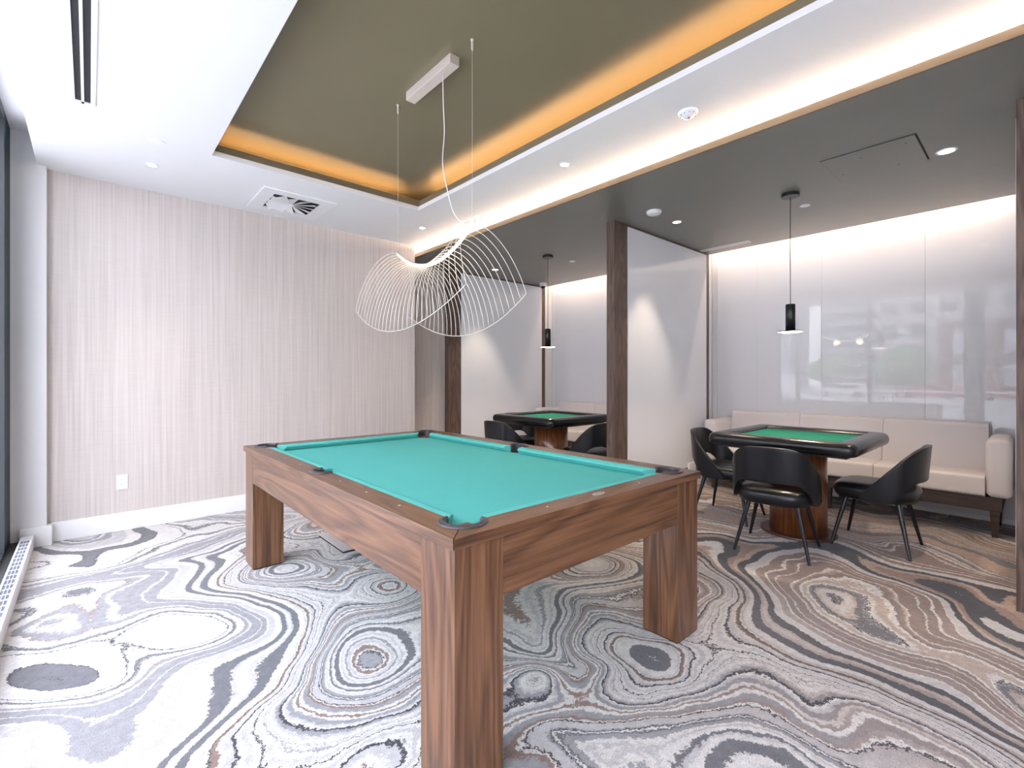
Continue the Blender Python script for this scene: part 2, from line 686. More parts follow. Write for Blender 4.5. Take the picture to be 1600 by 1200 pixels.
CX0, CX1, CY0, CY1 = 0.64, 2.285, -1.2, 3.865   # opening of the raised ceiling
XLIP = 2.98
XCE = 3.24
bm = bm_new()
zt = ZC + 0.035
add_box(bm, -0.285, CX0, YF, YB, ZC, zt)
add_box(bm, CX1, XCE, YF, YB + 0.45, ZC, zt)
add_box(bm, CX0, CX1, CY1, YB, ZC, zt)
add_box(bm, CX0, CX1, YF, CY0, ZC, zt)
add_box(bm, XW - 0.1, -0.285, YF, YB, 3.005, 3.04)          # recess over the glass wall
add_box(bm, -0.285, -0.265, YF, YB, zt, 3.005)
add_box(bm, XCE, XCE + 0.02, YF, YB + 0.45, ZD + 0.015, zt)
struct('ceiling', bm, white_paint)

# raised part: olive upstand that hides the strip, outer wall and olive lid
IN = 0.006
OUT = 0.17
bm = bm_new()
x0, x1, y0, y1 = CX0 - IN, CX1 + IN, CY0 - IN, CY1 + IN
t = 0.012
for a in ((x0 - t, x0, y0, y1), (x1, x1 + t, y0, y1), (x0 - t, x1 + t, y0 - t, y0), (x0 - t, x1 + t, y1, y1 + t)):
    add_box(bm, *a, zt, zt + 0.052)
add_box(bm, x0 - OUT, x1 + OUT, y0 - OUT, y1 + OUT, ZT, ZT + 0.03)
for a in ((x0 - OUT - t, x0 - OUT, y0 - OUT, y1 + OUT), (x1 + OUT, x1 + OUT + t, y0 - OUT, y1 + OUT), (x0 - OUT, x1 + OUT, y0 - OUT - t, y0 - OUT), (x0 - OUT, x1 + OUT, y1 + OUT, y1 + OUT + t)):
    add_box(bm, *a, zt, ZT + 0.03)
struct('ceiling.001', bm, olive)
# amber strips in the trough
for (a, b, c, d, nm) in ((x0 + 0.04, x1 - 0.14, y1 + 0.05, y1 + 0.065, 'far'), (x1 + 0.05, x1 + 0.065, y0 + 0.1, y1 - 0.14, 'right')):
    bm = bm_new()
    add_box(bm, a, b, c, d, zt + 0.022, zt + 0.032)
    o = obj('led_strip', bm, led_amber)
    tag(o, {'far': 'amber light strip hidden in the raised ceiling along the striped wall end', 'right': 'amber light strip hidden in the raised ceiling on the booth side', 'left': 'amber light strip hidden in the raised ceiling on the window side'}[nm], 'light strip')

# booth ceiling with lip
bm = bm_new()
add_box(bm, XLIP + 0.014, 5.55, YF, 5.62, ZD, ZD + 0.015)
add_box(bm, 5.535, 5.55, YF, 5.62, ZD + 0.015, ZD + 0.06)
add_box(bm, 5.55, XG + 0.1, YF, 5.62, 3.0, 3.03)
add_box(bm, 5.49, 5.505, YF, 5.62, ZD + 0.015, 3.0)
struct('ceiling.002', bm, soffit)
bm = bm_new()
add_box(bm, XLIP, XLIP + 0.014, YF, 5.62, ZD, ZD + 0.046)
struct('trim_1', bm, lip_paint)
bm = bm_new()
add_box(bm, XLIP + 0.030, XLIP + 0.042, YF + 0.05, YB + 0.3, ZD + 0.044, ZD + 0.050)
tag(obj('led_strip', bm, led_lip), 'warm white light strip lying behind the bronze booth ceiling lip', 'light strip')
for (ya, yb, lb) in ((0.12, 2.63, 'warm light strip above the glass behind the nearer booth sofa'), (2.78, 5.38, 'warm light strip above the glass behind the farther booth sofa')):
    bm = bm_new()
    add_box(bm, 5.60, 5.615, ya, yb, 2.86, 2.868)
    tag(obj('led_strip', bm, led_slot), lb, 'light strip')

# walls
bm = bm_new()
add_box(bm, -0.235, 2.88, YB, YB + 0.12, 0, ZC + 0.03)
add_box(bm, 2.80, 2.88, YB + 0.12, 5.52, 0, ZC + 0.03)
add_box(bm, 2.88, 3.70, 5.49, 5.60, 0, ZD)
struct('wall_back', bm, wall_mat)
bm = bm_new()
add_box(bm, XW - 0.02, -0.235, 4.887, 5.05, 0, 3.005)
struct('wall_left', bm, white_paint)
bm = bm_new()
add_box(bm, XG + 0.03, XG + 0.15, YF, 5.62, 0, 3.03)
struct('wall_right', bm, white_paint)
bm = bm_new()
add_box(bm, XW - 0.15, XG + 0.15, YF - 0.12, YF, 0, 3.05)
struct('wall_front', bm, wall_mat)
bm = bm_new()
add_box(bm, 3.70, XG + 0.1, 5.50, 5.62, 0, 3.0)
struct('wall_side', bm, white_paint)

# baseboards, and the white strip below the back glass
bm = bm_new()
add_box(bm, -0.21, 2.88, YB - 0.014, YB, 0, 0.145)
struct('baseboard_back', bm, white_trim, bevel=0.003)
bm = bm_new()
add_box(bm, -0.375, -0.205, 4.865, 4.887, 0, 0.145)
add_box(bm, -0.235, -0.205, 4.887, YB - 0.014, 0, 0.145)
struct('baseboard_left', bm, white_trim, bevel=0.003)
bm = bm_new()
add_box(bm, XG - 0.012, XG, 0.10, 2.65, 0.0, 0.035)
add_box(bm, XG - 0.012, XG, 2.76, 5.40, 0.0, 0.035)
struct('white_strip_right', bm, white_trim)  # thin white strip along the foot of the back glass

# window wall on the left
MUL = [-2.60, -1.20, 0.10, 0.72, 0.92, 2.37, 3.70, 4.60]
bm = bm_new()
add_box(bm, XW - 0.10, XW, 4.60, 4.887, 0.0, 3.005)
struct('trim_2', bm, dark_teal)
bm = bm_new()
add_box(bm, XW - 0.02, -0.372, YF, 4.865, 0.0, 0.06)
struct('trim_3', bm, black_grate)
k = 0
for ya, yb in zip(MUL[:-1], MUL[1:]):
    if yb - ya < 0.3:
        bm = bm_new()
        add_box(bm, XW - 0.12, XW + 0.0, ya - 0.03, yb + 0.03, 0, 3.005)
        struct('trim_4', bm, frame_dark)
        continue
    k += 1
    bm = bm_new()
    m_ = 0.03
    add_box(bm, XW - 0.12, XW, ya, ya + m_, 0, 3.005)
    add_box(bm, XW - 0.12, XW, yb - m_, yb, 0, 3.005)
    add_box(bm, XW - 0.12, XW, ya + m_, yb - m_, 0, 0.08)
    add_box(bm, XW - 0.12, XW, ya + m_, yb - m_, 2.94, 3.005)
    fr = struct('window_%d' % k, bm, frame_dark)
    bm = bm_new()
    add_box(bm, XW - 0.066, XW - 0.058, ya + m_, yb - m_, 0.08, 2.94)
    obj('pane', bm, glass_dimmed, fr)

# white glass on the back wall, in panels
for lab, y0_, y1_, seams in (('nearer', -2.55, 2.662, [0.10, 0.72, 1.55, 2.2]), ('farther', 2.745, 5.40, [3.5, 4.3])):
    ys = [y0_] + seams + [y1_]
    bm = bm_new()
    for a, b_ in zip(ys[:-1], ys[1:]):
        add_box(bm, XG, XG + 0.012, a + 0.0005, b_ - 0.0005, 0.03, 2.98)
    o = obj('wall_panel', bm, glass_white, bevel=0.001, bseg=1)
    tag(o, 'white glossy glass cladding on the wall behind the %s booth sofa' % lab, 'wall panel')


# ------------------------------------------------------------------ booth partitions
def partition(y, label):
    T_ = 0.09
    t = thing('booth_partition', label, 'partition', (XF, y, 0))
    bm = bm_new()
    add_box(bm, 0, 0.21, 0, T_, 0, ZD)
    obj('front_post', bm, darkwood[2], t, bevel=0.002)
    bm = bm_new()
    add_box(bm, 1.81, 1.89, 0, T_, 0, ZD)
    obj('back_post', bm, darkwood[2], t, bevel=0.002)
    bm = bm_new()
    add_box(bm, 0.21, 1.81, 0.0, T_, ZD - 0.020, ZD)  # thin dark trim, also stands for the shadow along the glass top
    obj('top_rail', bm, darkwood[0], t)
    bm = bm_new()
    add_box(bm, 0.21, 1.81, 0.002, T_ - 0.002, 0.0, 0.22)
    obj('bottom_rail', bm, darkwood[0], t)
    bm = bm_new()
    add_box(bm, 0.212, 1.808, -0.007, T_ + 0.007, 0.22, ZD - 0.020)
    obj('glass_panel', bm, glass_white, t, bevel=0.001, bseg=1)
    return t


partition(0.0, 'brown-posted white glass partition at the right edge, beside the sofa arm')
partition(2.66, 'brown-posted white glass partition standing between the two card booths')
partition(5.40, 'brown-posted white glass partition at the far left, next to the striped wall')
for (ya, yb, lb) in ((2.630, 2.652, 'low white plinth at the foot of the middle partition by the sofa arm'), (0.099, 0.121, 'low white plinth at the foot of the right edge partition')):
    bm = bm_new()
    add_box(bm, 5.02, 5.5, ya, yb, 0, 0.27)
    tag(obj('plinth', bm, white_trim, bevel=0.003), lb, 'plinth')

# ------------------------------------------------------------------ heater along the glass
t = thing('floor_heater', 'low white convector heater with grille along the window wall', 'heater', (-0.328, 1.2, 0))
bm = bm_new()
hx0, hx1, hy0, hy1 = -0.035, 0.03, -3.6, 3.64
add_box(bm, hx0, hx1, hy0, hy1, 0.0, 0.085)
obj('casing', bm, white_trim, t, bevel=0.004)
bm = bm_new()
add_box(bm, hx0, hx0 + 0.010, hy0, hy1, 0.085, 0.098)
add_box(bm, hx1 - 0.012, hx1, hy0, hy1, 0.085, 0.098)
add_box(bm, hx0 + 0.010, hx1 - 0.012, hy1 - 0.10, hy1, 0.085, 0.098)
for q in (0.0235, 0.0375):
    pass
for i in range(2):
    xx = hx0 + 0.010 + (i + 1) * 0.043 / 3
    add_box(bm, xx - 0.001, xx + 0.001, hy0, hy1 - 0.10, 0.085, 0.097)
yy = hy1 - 0.10
while yy > hy0:
    add_box(bm, hx0 + 0.010, hx1 - 0.012, yy - 0.004, yy, 0.0855, 0.0965)
    yy -= 0.085
obj('grille', bm, white_trim, t)
bm = bm_new()
yy = hy1 - 0.10
while yy > 0:
    for j in range(7):
        a = yy - 0.012 - j * 0.011
        add_box(bm, hx0 + 0.011, hx1 - 0.013, a - 0.004, a, 0.0852, 0.093)
    yy -= 0.085
obj('fins', bm, plain('heater_fin', (0.32, 0.34, 0.42), 0.4, metal=0.3), t)


# ------------------------------------------------------------------ pool table
PT = thing('pool_table', 'large walnut pool table with teal cloth and square legs in the middle of the room', 'pool table', (1.4975, 2.3325, 0))
hx, hy = 0.7175, 1.2125      # legs and apron
rx, ry = 0.730, 1.225        # top rail
LEG = 0.185
for sx in (-1, 1):
    for sy in (-1, 1):
        xa, xb = sorted((sx * hx, sx * (hx - LEG)))
        ya, yb = sorted((sy * hy, sy * (hy - LEG)))
        bm = bm_new()
        add_box(bm, xa, xb, ya, yb, 0.008, 0.745)
        lg = obj('leg', bm, walnut[2], PT, bevel=0.0015)
        bm = bm_new()
        add_box(bm, xa + 0.006, xb - 0.006, ya + 0.006, yb - 0.006, 0.0, 0.008)
        obj('foot_pad', bm, pocket_dark, lg)
AZ = 0.558
for sx in (-1, 1):
    xa, xb = sorted((sx * (hx - 0.001), sx * (hx - 0.03)))
    bm = bm_new()
    add_box(bm, xa, xb, -hy + LEG + 0.001, hy - LEG - 0.001, AZ, 0.745)
    obj('apron', bm, walnut[1], PT, bevel=0.001)
for sy in (-1, 1):
    ya, yb = sorted((sy * (hy - 0.001), sy * (hy - 0.03)))
    bm = bm_new()
    add_box(bm, -hx + LEG + 0.001, hx - LEG - 0.001, ya, yb, AZ, 0.745)
    obj('apron', bm, walnut[0], PT, bevel=0.001)
ZR = 0.780
RW = 0.107
ix, iy = rx - RW, ry - RW     # inner wood edge
CW = 0.050                    # cushion width
px_, py_ = ix - CW, iy - CW   # nose line
ZBED = 0.740
POCKETS = [(sx * (ix - 0.012), sy * (iy - 0.012), 'c', math.atan2(sy, sx)) for sx in (-1, 1) for sy in (-1, 1)] + [(sx * (ix + 0.018), 0.0, 's', 0 if sx > 0 else PI) for sx in (-1, 1)]


def cyl_cut(r, cx, cy, z0, z1):
    b = bm_new()
    add_lathe(b, [(r, z0), (r, z1)], 40, cx, cy)
    return b


def pocket_cuts():
    return [cyl_cut(0.062 if k == 'c' else 0.052, x, y, 0.60, 0.90) for x, y, k, a in POCKETS]


g_ = 0.0011
rails = []
for s in (-1, 1):
    bm = bm_new()
    pts = [(s * rx, -ry + g_), (s * rx, ry - g_), (s * ix, iy - g_), (s * ix, -iy + g_)]
    if s < 0:
        pts = pts[::-1]
    add_prism(bm, pts, 0.746, ZR)
    o = obj('side_rail', bm, walnut[1], PT)
    rails.append(o)
    bm = bm_new()
    pts = [(-rx + g_, s * ry), (rx - g_, s * ry), (ix - g_, s * iy), (-ix + g_, s * iy)]
    if s > 0:
        pts = pts[::-1]
    add_prism(bm, pts, 0.746, ZR)
    o = obj('end_rail', bm, walnut[0], PT)
    rails.append(o)
for o in rails:
    bool_cut(o, pocket_cuts())
    md = o.modifiers.new('bevel', 'BEVEL')
    md.width = 0.0025
    md.segments = 2
    md.limit_method = 'ANGLE'
bm = bm_new()
add_box(bm, -ix, ix, -iy, iy, 0.700, ZBED)
bed = obj('cloth_bed', bm, cloth, PT)
bool_cut(bed, [cyl_cut(0.060 if k == 'c' else 0.050, x, y, 0.60, 0.90) for x, y, k, a in POCKETS])


def cushion(p0, p1, inward, cut0, cut1):
    """from p0 to p1 along the wood edge; inward unit vector; cut0/cut1: how far the nose is drawn in at the ends"""
    p0, p1, n = Vector(p0), Vector(p1), Vector(inward)
    d = (p1 - p0).normalized()
    sec = [(0.0, ZR - 0.001), (CW * 0.55, ZR - 0.0015), (CW, ZR - 0.008), (CW, ZR - 0.016), (CW * 0.62, ZBED + 0.001), (0.0, ZBED + 0.001)]
    bm = bm_new()
    A, B = [], []
    for w, z in sec:
        a = p0 + d * (cut0 * w / CW) + n * w
        b = p1 - d * (cut1 * w / CW) + n * w
        A.append(bm.verts.new((a.x, a.y, z)))
        B.append(bm.verts.new((b.x, b.y, z)))
    m = len(sec)
    bm.faces.new(A)
    bm.faces.new(B[::-1])
    for i in range(m):
        j = (i + 1) % m
        bm.faces.new((A[i], B[i], B[j], A[j]))
    return obj('cushion', bm, cushion_cloth, PT, bevel=0.0025, bseg=2)


cc, cs = 0.075, 0.052
for s in (-1, 1):
    cushion((s * (ix - 0.0005), -iy + cc), (s * (ix - 0.0005), -cs), (-s, 0), 0.045, 0.016)
    cushion((s * (ix - 0.0005), cs), (s * (ix - 0.0005), iy - cc), (-s, 0), 0.016, 0.045)
    cushion((-ix + cc, s * (iy - 0.0005)), (ix - cc, s * (iy - 0.0005)), (0, -s), 0.045, 0.045)


def pocket(x, y, kind, ang):
    r0 = 0.060 if kind == 'c' else 0.050
    span = math.radians(236 if kind == 'c' else 204)
    n = 20
    bm = bm_new()
    prof = [(-0.004, -0.055), (-0.003, 0.001), (0.001, 0.008), (0.007, 0.0095), (0.011, 0.0065), (0.018, 0.0055), (0.0215, 0.0005), (0.014, -0.0005), (0.0015, -0.002), (0.0015, -0.055)]
    rings = []
    for i in range(n + 1):
        a = ang - span / 2 + span * i / n
        rings.append([bm.verts.new((x + (r0 + pr) * math.cos(a), y + (r0 + pr) * math.sin(a), ZR + pz)) for pr, pz in prof])
    m = len(prof)
    for i in range(n):
        for k2 in range(m):
            j = (k2 + 1) % m
            bm.faces.new((rings[i][k2], rings[i + 1][k2], rings[i + 1][j], rings[i][j]))
    bm.faces.new(rings[0])
    bm.faces.new(rings[-1][::-1])
    p = obj('pocket', bm, pocket_rubber, PT, smooth=False, bevel=0.0012, bseg=2)
    bm = bm_new()
    add_lathe(bm, [(0.001, 0.62), (r0 * 0.75, 0.625), (r0 * 0.97, 0.66), (r0 * 0.99, 0.738)], 28, x, y, cap=False)
    obj('pocket_cup', bm, pocket_dark, p, smooth=True, solid=0.002)


for x, y, k2, a in POCKETS:
    pocket(x, y, k2, a)
# sights on the rails
sd = 0.060
sights = []
for s in (-1, 1):
    for i in (1, 2, 3):
        for half in (-1, 1):
            sights.append((s * (rx - sd), half * (py_ * 2 / 8 * i)))
    for i in (-1, 0, 1):
        sights.append((i * (px_ * 2 / 4), s * (ry - sd)))
for (x, y) in sights:
    if abs(x) < 1e-6 and y < 0:
        continue
    bm = bm_new()
    add_lathe(bm, [(0.0045, ZR - 0.001), (0.0045, ZR + 0.0006)], 14, x, y)
    obj('sight', bm, pearl, PT)
bm = bm_new()
for i in range(1):
    add_lathe(bm, [(1.0, 0.0), (0.96, 0.0012), (0.86, 0.0012), (0.84, 0.0006), (0.0, 0.0006)], 40)
for v in bm.verts:
    v.co = Vector((v.co.x * 0.034 + 0.0, v.co.y * 0.016 - (ry - 0.056), v.co.z + ZR))
bd = obj('badge', bm, pewter, PT)
bd['label'] = 'oval silver maker badge'
# small raised scrolls on the badge
bm = bm_new()
for sgn in (-1, 1):
    pts = [(sgn * (0.006 + 0.016 * q / 8), -(ry - 0.056) + 0.006 * math.sin(q * 0.9), ZR + 0.0012) for q in range(9)]
    add_tube(bm, pts, 0.0011, 5)
add_lathe(bm, [(0.004, ZR + 0.0006), (0.003, ZR + 0.002)], 10, 0, -(ry - 0.056))
obj('badge_relief', bm, grey_plastic, bd)

# floor box plate under the table
t = thing('floor_box', 'flat steel floor box cover lying on the carpet under the pool table', 'floor box', (1.52, 3.50, 0))
bm = bm_new()
add_box(bm, -0.19, 0.19, -0.235, 0.235, 0.0, 0.014)
obj('base', bm, dark_gap, t)
bm = bm_new()
add_box(bm, -0.195, 0.195, -0.24, 0.24, 0.014, 0.020)
obj('lid', bm, steel_plate, t, bevel=0.002)


# ------------------------------------------------------------------ card tables
def card_table(cx, cy, label, sx=1.06, sy=1.01):
    t = thing('card_table', label, 'card table', (cx, cy, 0))
    ztop = 0.795
    # rounded-rectangle padded rail swept round the table
    def rr(hx_, hy_, r, n=8):
        pts = []
        for (qx, qy, a0) in ((hx_ - r, -hy_ + r, -PI / 2), (hx_ - r, hy_ - r, 0), (-hx_ + r, hy_ - r, PI / 2), (-hx_ + r, -hy_ + r, PI)):
            for i in range(n + 1):
                a = a0 + PI / 2 * i / n
                pts.append((qx + r * math.cos(a), qy + r * math.sin(a)))
        return pts
    W_ = 0.135
    prof = [(0.0, -0.045), (0.004, -0.072), (0.016, -0.088), (0.035, -0.094), (0.085, -0.094), (0.110, -0.085), (W_ - 0.001, -0.050), (W_, -0.020), (W_ - 0.006, -0.006), (W_ - 0.02, 0.0), (0.045, 0.0), (0.022, -0.006), (0.007, -0.022)]
    bm = bm_new()
    rings = []
    for w, dz in prof:
        pts = rr(sx / 2 - w, sy / 2 - w, max(0.075 - w, 0.012))
        rings.append([bm.verts.new((x, y, ztop + dz)) for x, y in pts])
    n = len(rings[0])
    m = len(prof)
    for k_ in range(m):
        a, b = rings[k_], rings[(k_ + 1) % m]
        for i in range(n):
            j = (i + 1) % n
            bm.faces.new((a[i], a[j], b[j], b[i]))
    obj('padded_rail', bm, leather_rail, t, smooth=True)
    bm = bm_new()
    add_box(bm, -sx / 2 + 0.12, sx / 2 - 0.12, -sy / 2 + 0.12, sy / 2 - 0.12, ztop - 0.060, ztop - 0.028)
    obj('playing_surface', bm, felt, t)
    bm = bm_new()
    add_box(bm, -sx / 2 + 0.07, sx / 2 - 0.07, -sy / 2 + 0.07, sy / 2 - 0.07, ztop - 0.110, ztop - 0.075)
    obj('under_board', bm, pocket_dark, t)
    bm = bm_new()
    add_lathe(bm, [(0.200, 0.018), (0.200, ztop - 0.11)], 56)
    o = obj('pedestal', bm, pedwood, t)
    for p in o.data.polygons:
        p.use_smooth = len(p.vertices) == 4
    bm = bm_new()
    add_lathe(bm, [(0.266, 0.0), (0.268, 0.006), (0.265, 0.016), (0.258, 0.019), (0.0, 0.019)], 64)
    obj('base_plate', bm, plain('brown_base_plate', (0.075, 0.030, 0.020), 0.35) if 'brown_base_plate' not in MATS else MATS['brown_base_plate'], t, smooth=False)
    return t


card_table(4.245, 1.305, 'square green-felt card table on a round wooden pedestal in the nearer booth')
card_table(4.13, 3.92, 'square green-felt card table in the farther booth, seen beyond the pool table')


# ------------------------------------------------------------------ chairs
def make_chair(label):
    t = thing('dining_chair', label, 'chair')
    # seat pad: rounded square, front (local +x) slightly wider
    bm = bm_new()
    n = 40
    levels = [(0.00, 0.352, 0.0), (0.80, 0.352, 0), (0.95, 0.366, 0), (1.0, 0.395, 0), (1.0, 0.425, 0), (0.95, 0.450, 0), (0.82, 0.463, 0), (0.5, 0.467, 0), (0.0, 0.468, 0)]
    rings = []
    for sc, z, _ in levels:
        if sc == 0:
            rings.append([bm.verts.new((0.0, 0, z))])
            continue
        ring = []
        for i in range(n):
            a = 2 * PI * i / n
            c, s_ = math.cos(a), math.sin(a)
            e = 0.62
            x = 0.250 * math.copysign(abs(c) ** e, c) * sc
            y = (0.245 + 0.012 * c) * math.copysign(abs(s_) ** e, s_) * sc
            ring.append(bm.verts.new((x - 0.005, y, z)))
        rings.append(ring)
    for a, b in zip(rings[:-1], rings[1:]):
        for i in range(n):
            j = (i + 1) % n
            if len(a) == 1:
                bm.faces.new((a[0], b[j], b[i]))
            elif len(b) == 1:
                bm.faces.new((a[i], a[j], b[0]))
            else:
                bm.faces.new((a[i], a[j], b[j], b[i]))
    obj('seat', bm, leather, t, smooth=True)
    # wrap-around back shell, open in an arch behind the seat
    bm = bm_new()
    nu, nv = 56, 10
    TH = math.radians(98)
    grid = []
    for i in range(nu + 1):
        u = -1 + 2 * i / nu                      # -1 .. 1 round the back
        th = u * TH
        au = abs(u)
        # plan outline: super-ellipse, centre of the back at -x
        c, s_ = math.cos(th), math.sin(th)
        e = 0.72
        bx = -math.copysign(abs(c) ** e, c)
        by = math.copysign(abs(s_) ** e, s_)
        xl = bx * 0.275
        # top edge: flat behind, then one straight slope down to the seat
        zl = 0.392 - (xl - 0.065) * 1.16
        ztop = -0.02 * math.log(math.exp(-zl / 0.02) + math.exp(-0.770 / 0.02))
        ztop = max(ztop, 0.392)
        # bottom edge: arch behind, seat height at the sides
        q = min(1.0, max(0.0, (xl + 0.262) / 0.150))
        zbot = 0.520 - 0.155 * (q * q * (3 - 2 * q))
        row = []
        for j in range(nv + 1):
            v = j / nv
            z = zbot + (ztop - zbot) * v
            hgt = (z - 0.35) / 0.43
            rxx = 0.250 + 0.035 * hgt
            ryy = 0.258 + 0.010 * math.sin(min(1, hgt) * PI * 0.6)
            row.append(bm.verts.new((bx * rxx - 0.010, by * ryy, z)))
        grid.append(row)
    for i in range(nu):
        for j in range(nv):
            bm.faces.new((grid[i][j], grid[i + 1][j], grid[i + 1][j + 1], grid[i][j + 1]))
    o = obj('backrest', bm, leather, t, smooth=True, solid=0.026)
    md = o.modifiers.new('round', 'BEVEL')
    md.width = 0.009
    md.segments = 3
    md.limit_method = 'ANGLE'
    md.angle_limit = math.radians(50)
    for sx_ in (-1, 1):
        for sy_ in (-1, 1):
            bm = bm_new()
            p0 = (sx_ * 0.150, sy_ * 0.150, 0.36)
            p1 = (sx_ * 0.228, sy_ * 0.232, 0.0)
            add_tube(bm, [p0, p1], 0.0175, 14, r_end=0.0095)
            obj('leg', bm, black_metal, t, smooth=False)
            for p in t.children[-1].data.polygons:
                p.use_smooth = len(p.vertices) == 4
    return t


chair0 = make_chair('black leather tub chair seen from behind, nearest the pool table in the nearer booth')
chair0['group'] = 'black chairs at the card tables'
chairs = [
    (3.715, 1.277, 8.5, None),
    (4.345, 0.815, 90, 'black tub chair on the right side of the nearer card table, shown side-on'),
    (4.275, 1.87, -90 + 4, 'black tub chair on the left of the nearer card table, by the middle partition'),
    (3.55, 3.96, -1, 'black leather tub chair facing the farther card table, leftmost behind the pool table'),
    (4.18, 4.44, -92, 'black leather tub chair against the far partition, half under the farther card table'),
    (4.05, 3.30, 84, 'black leather tub chair right of the farther pedestal, beside the middle post'),
]
for (x, y, a, lb) in chairs:
    c = chair0 if lb is None else copy_tree(chair0)
    if lb:
        c['label'] = lb
    c.location = (x, y, 0)
    c.rotation_euler = (0, 0, math.radians(a))


# ------------------------------------------------------------------ sofas
def sofa(yc, label):
    t = thing('bench_sofa', label, 'sofa', (5.15, yc, 0))
    L2 = 1.1975
    AW = 0.145
    D = 0.585
    bm = bm_new()
    add_box(bm, 0.03, D - 0.03, -L2 + 0.055, L2 - 0.055, 0.205, 0.312)
    obj('base_frame', bm, sofawood, t, bevel=0.003)
    for sy_ in (-1, 0, 1):
        for x_ in (0.045, D - 0.09):
            bm = bm_new()
            y_ = sy_ * (L2 - 0.095)
            vs = add_box(bm, x_ - 0.006, x_ + 0.050, y_ - 0.028, y_ + 0.028, 0.0, 0.206)
            for v in vs[:4]:
                v.co.x = x_ + 0.022 + (v.co.x - x_ - 0.022) * 0.62
                v.co.y = y_ + (v.co.y - y_) * 0.62
            obj('leg', bm, sofawood, t)
    for s in (-1, 1):
        ya, yb = sorted((s * L2, s * (L2 - AW)))
        bm = bm_new()
        add_box(bm, 0.0, D - 0.02, ya, yb, 0.312, 0.765)
        obj('arm', bm, sofa_fabric, t, bevel=0.045, bseg=5)
    w = (2 * (L2 - AW)) / 3

    def rounded(poly, r, seg=6):
        out = []
        m = len(poly)
        for i in range(m):
            p, a_, b_ = Vector(poly[i]), Vector(poly[i - 1]), Vector(poly[(i + 1) % m])
            d1, d2 = (a_ - p).normalized(), (b_ - p).normalized()
            p1, p2 = p + d1 * r, p + d2 * r
            for q in range(seg + 1):
                f = q / seg
                out.append((p1 * (1 - f) ** 2 + p * 2 * f * (1 - f) + p2 * f * f))
        return out

    for i in range(3):
        ya = -(L2 - AW) + i * w + 0.0012
        yb = ya + w - 0.0024
        for nm, poly, r in (('seat_cushion', [(0.005, 0.312), (0.46, 0.312), (0.46, 0.470), (0.005, 0.470)], 0.030), ('back_cushion', [(0.34, 0.43), (D, 0.43), (D, 0.848), (0.425, 0.848)], 0.036)):
            bm = bm_new()
            o2 = rounded(poly, r)
            A = [bm.verts.new((p.x, ya, p.y)) for p in o2]
            B = [bm.verts.new((p.x, yb, p.y)) for p in o2]
            bm.faces.new(A)
            bm.faces.new(B[::-1])
            for k_ in range(len(o2)):
                j = (k_ + 1) % len(o2)
                bm.faces.new((A[k_], B[k_], B[j], A[j]))
            o = obj(nm, bm, sofa_fabric, t, bevel=0.004, bseg=2)
            for p in o.data.polygons:
                p.use_smooth = len(p.vertices) == 4
    return t


sofa(1.3425, 'long pale pinkish sofa along the white glass wall behind the nearer card table')
sofa(4.05, 'long pale sofa along the glass wall of the farther booth, mostly hidden')


# ------------------------------------------------------------------ pendants over the card tables
def pendant(x, y, label):
    t = thing('pendant_lamp', label, 'pendant lamp', (x, y, ZD))
    bm = bm_new()
    add_lathe(bm, [(0.066, -0.026), (0.066, 0.0)], 36)
    obj('ceiling_canopy', bm, black_metal, t, bevel=0.003)
    bm = bm_new()
    add_tube(bm, [(0, 0, -0.02), (0.004, 0.003, -0.45), (0, 0, -0.885)], 0.003, 8)
    obj('cord', bm, black_metal, t)
    bm = bm_new()
    add_lathe(bm, [(0.035, -1.098), (0.035, -0.888), (0.032, -0.884), (0.0, -0.884)], 32)
    o = obj('lamp_tube', bm, black_metal, t)
    for p in o.data.polygons:
        p.use_smooth = len(p.vertices) == 4 and abs(p.normal.z) < 0.3
    bm = bm_new()
    add_lathe(bm, [(0.0865, -1.106), (0.089, -1.102), (0.086, -1.098), (0.0, -1.098)], 40, cap=False)
    obj('disc_rim', bm, black_metal, t)
    bm = bm_new()
    add_lathe(bm, [(0.0, -1.112), (0.07, -1.110), (0.0865, -1.106)], 40, cap=False)
    obj('lens', bm, bulb_soft, t)
    l = bpy.data.lights.new('pendant_light', 'SPOT')
    l.energy = 26
    l.color = (1.0, 0.78, 0.56)
    l.spot_size = math.radians(150)
    l.spot_blend = 0.8
    l.shadow_soft_size = 0.06
    lo = bpy.data.objects.new('pendant_light', l)
    COL.objects.link(lo)
    lo.parent = t
    lo.location = (0, 0, -1.13)
    return t


pendant(4.19, 1.341, 'slim black tube pendant with lit disc over the nearer card table')
pendant(4.148, 3.99, 'slim black tube pendant with lit disc over the farther card table')


# ------------------------------------------------------------------ small ceiling fittings
def downlight(x, y, z, label, r=0.038, lit=True, energy=0.0, col=(1.0, 0.80, 0.58), size=70, trim=None):
    t = thing('downlight', label, 'downlight', (x, y, z))
    bm = bm_new()
    add_lathe(bm, [(r * 0.74, -0.001), (r * 0.78, -0.004), (r, -0.003), (r, 0.0)], 32, cap=False)
    obj('trim_ring', bm, trim or white_plastic, t, smooth=True)
    bm = bm_new()
    add_lathe(bm, [(0.0, -0.0015), (r * 0.76, -0.0015)], 32, cap=False)
    obj('lens', bm, bulb, t)
    if energy:
        l = bpy.data.lights.new('downlight_light', 'SPOT')
        l.energy = energy
        l.color = col
        l.spot_size = math.radians(size)
        l.spot_blend = 0.6
        l.shadow_soft_size = 0.025
        lo = bpy.data.objects.new('downlight_light', l)
        COL.objects.link(lo)
        lo.parent = t
        lo.location = (0, 0, -0.012)
    return t


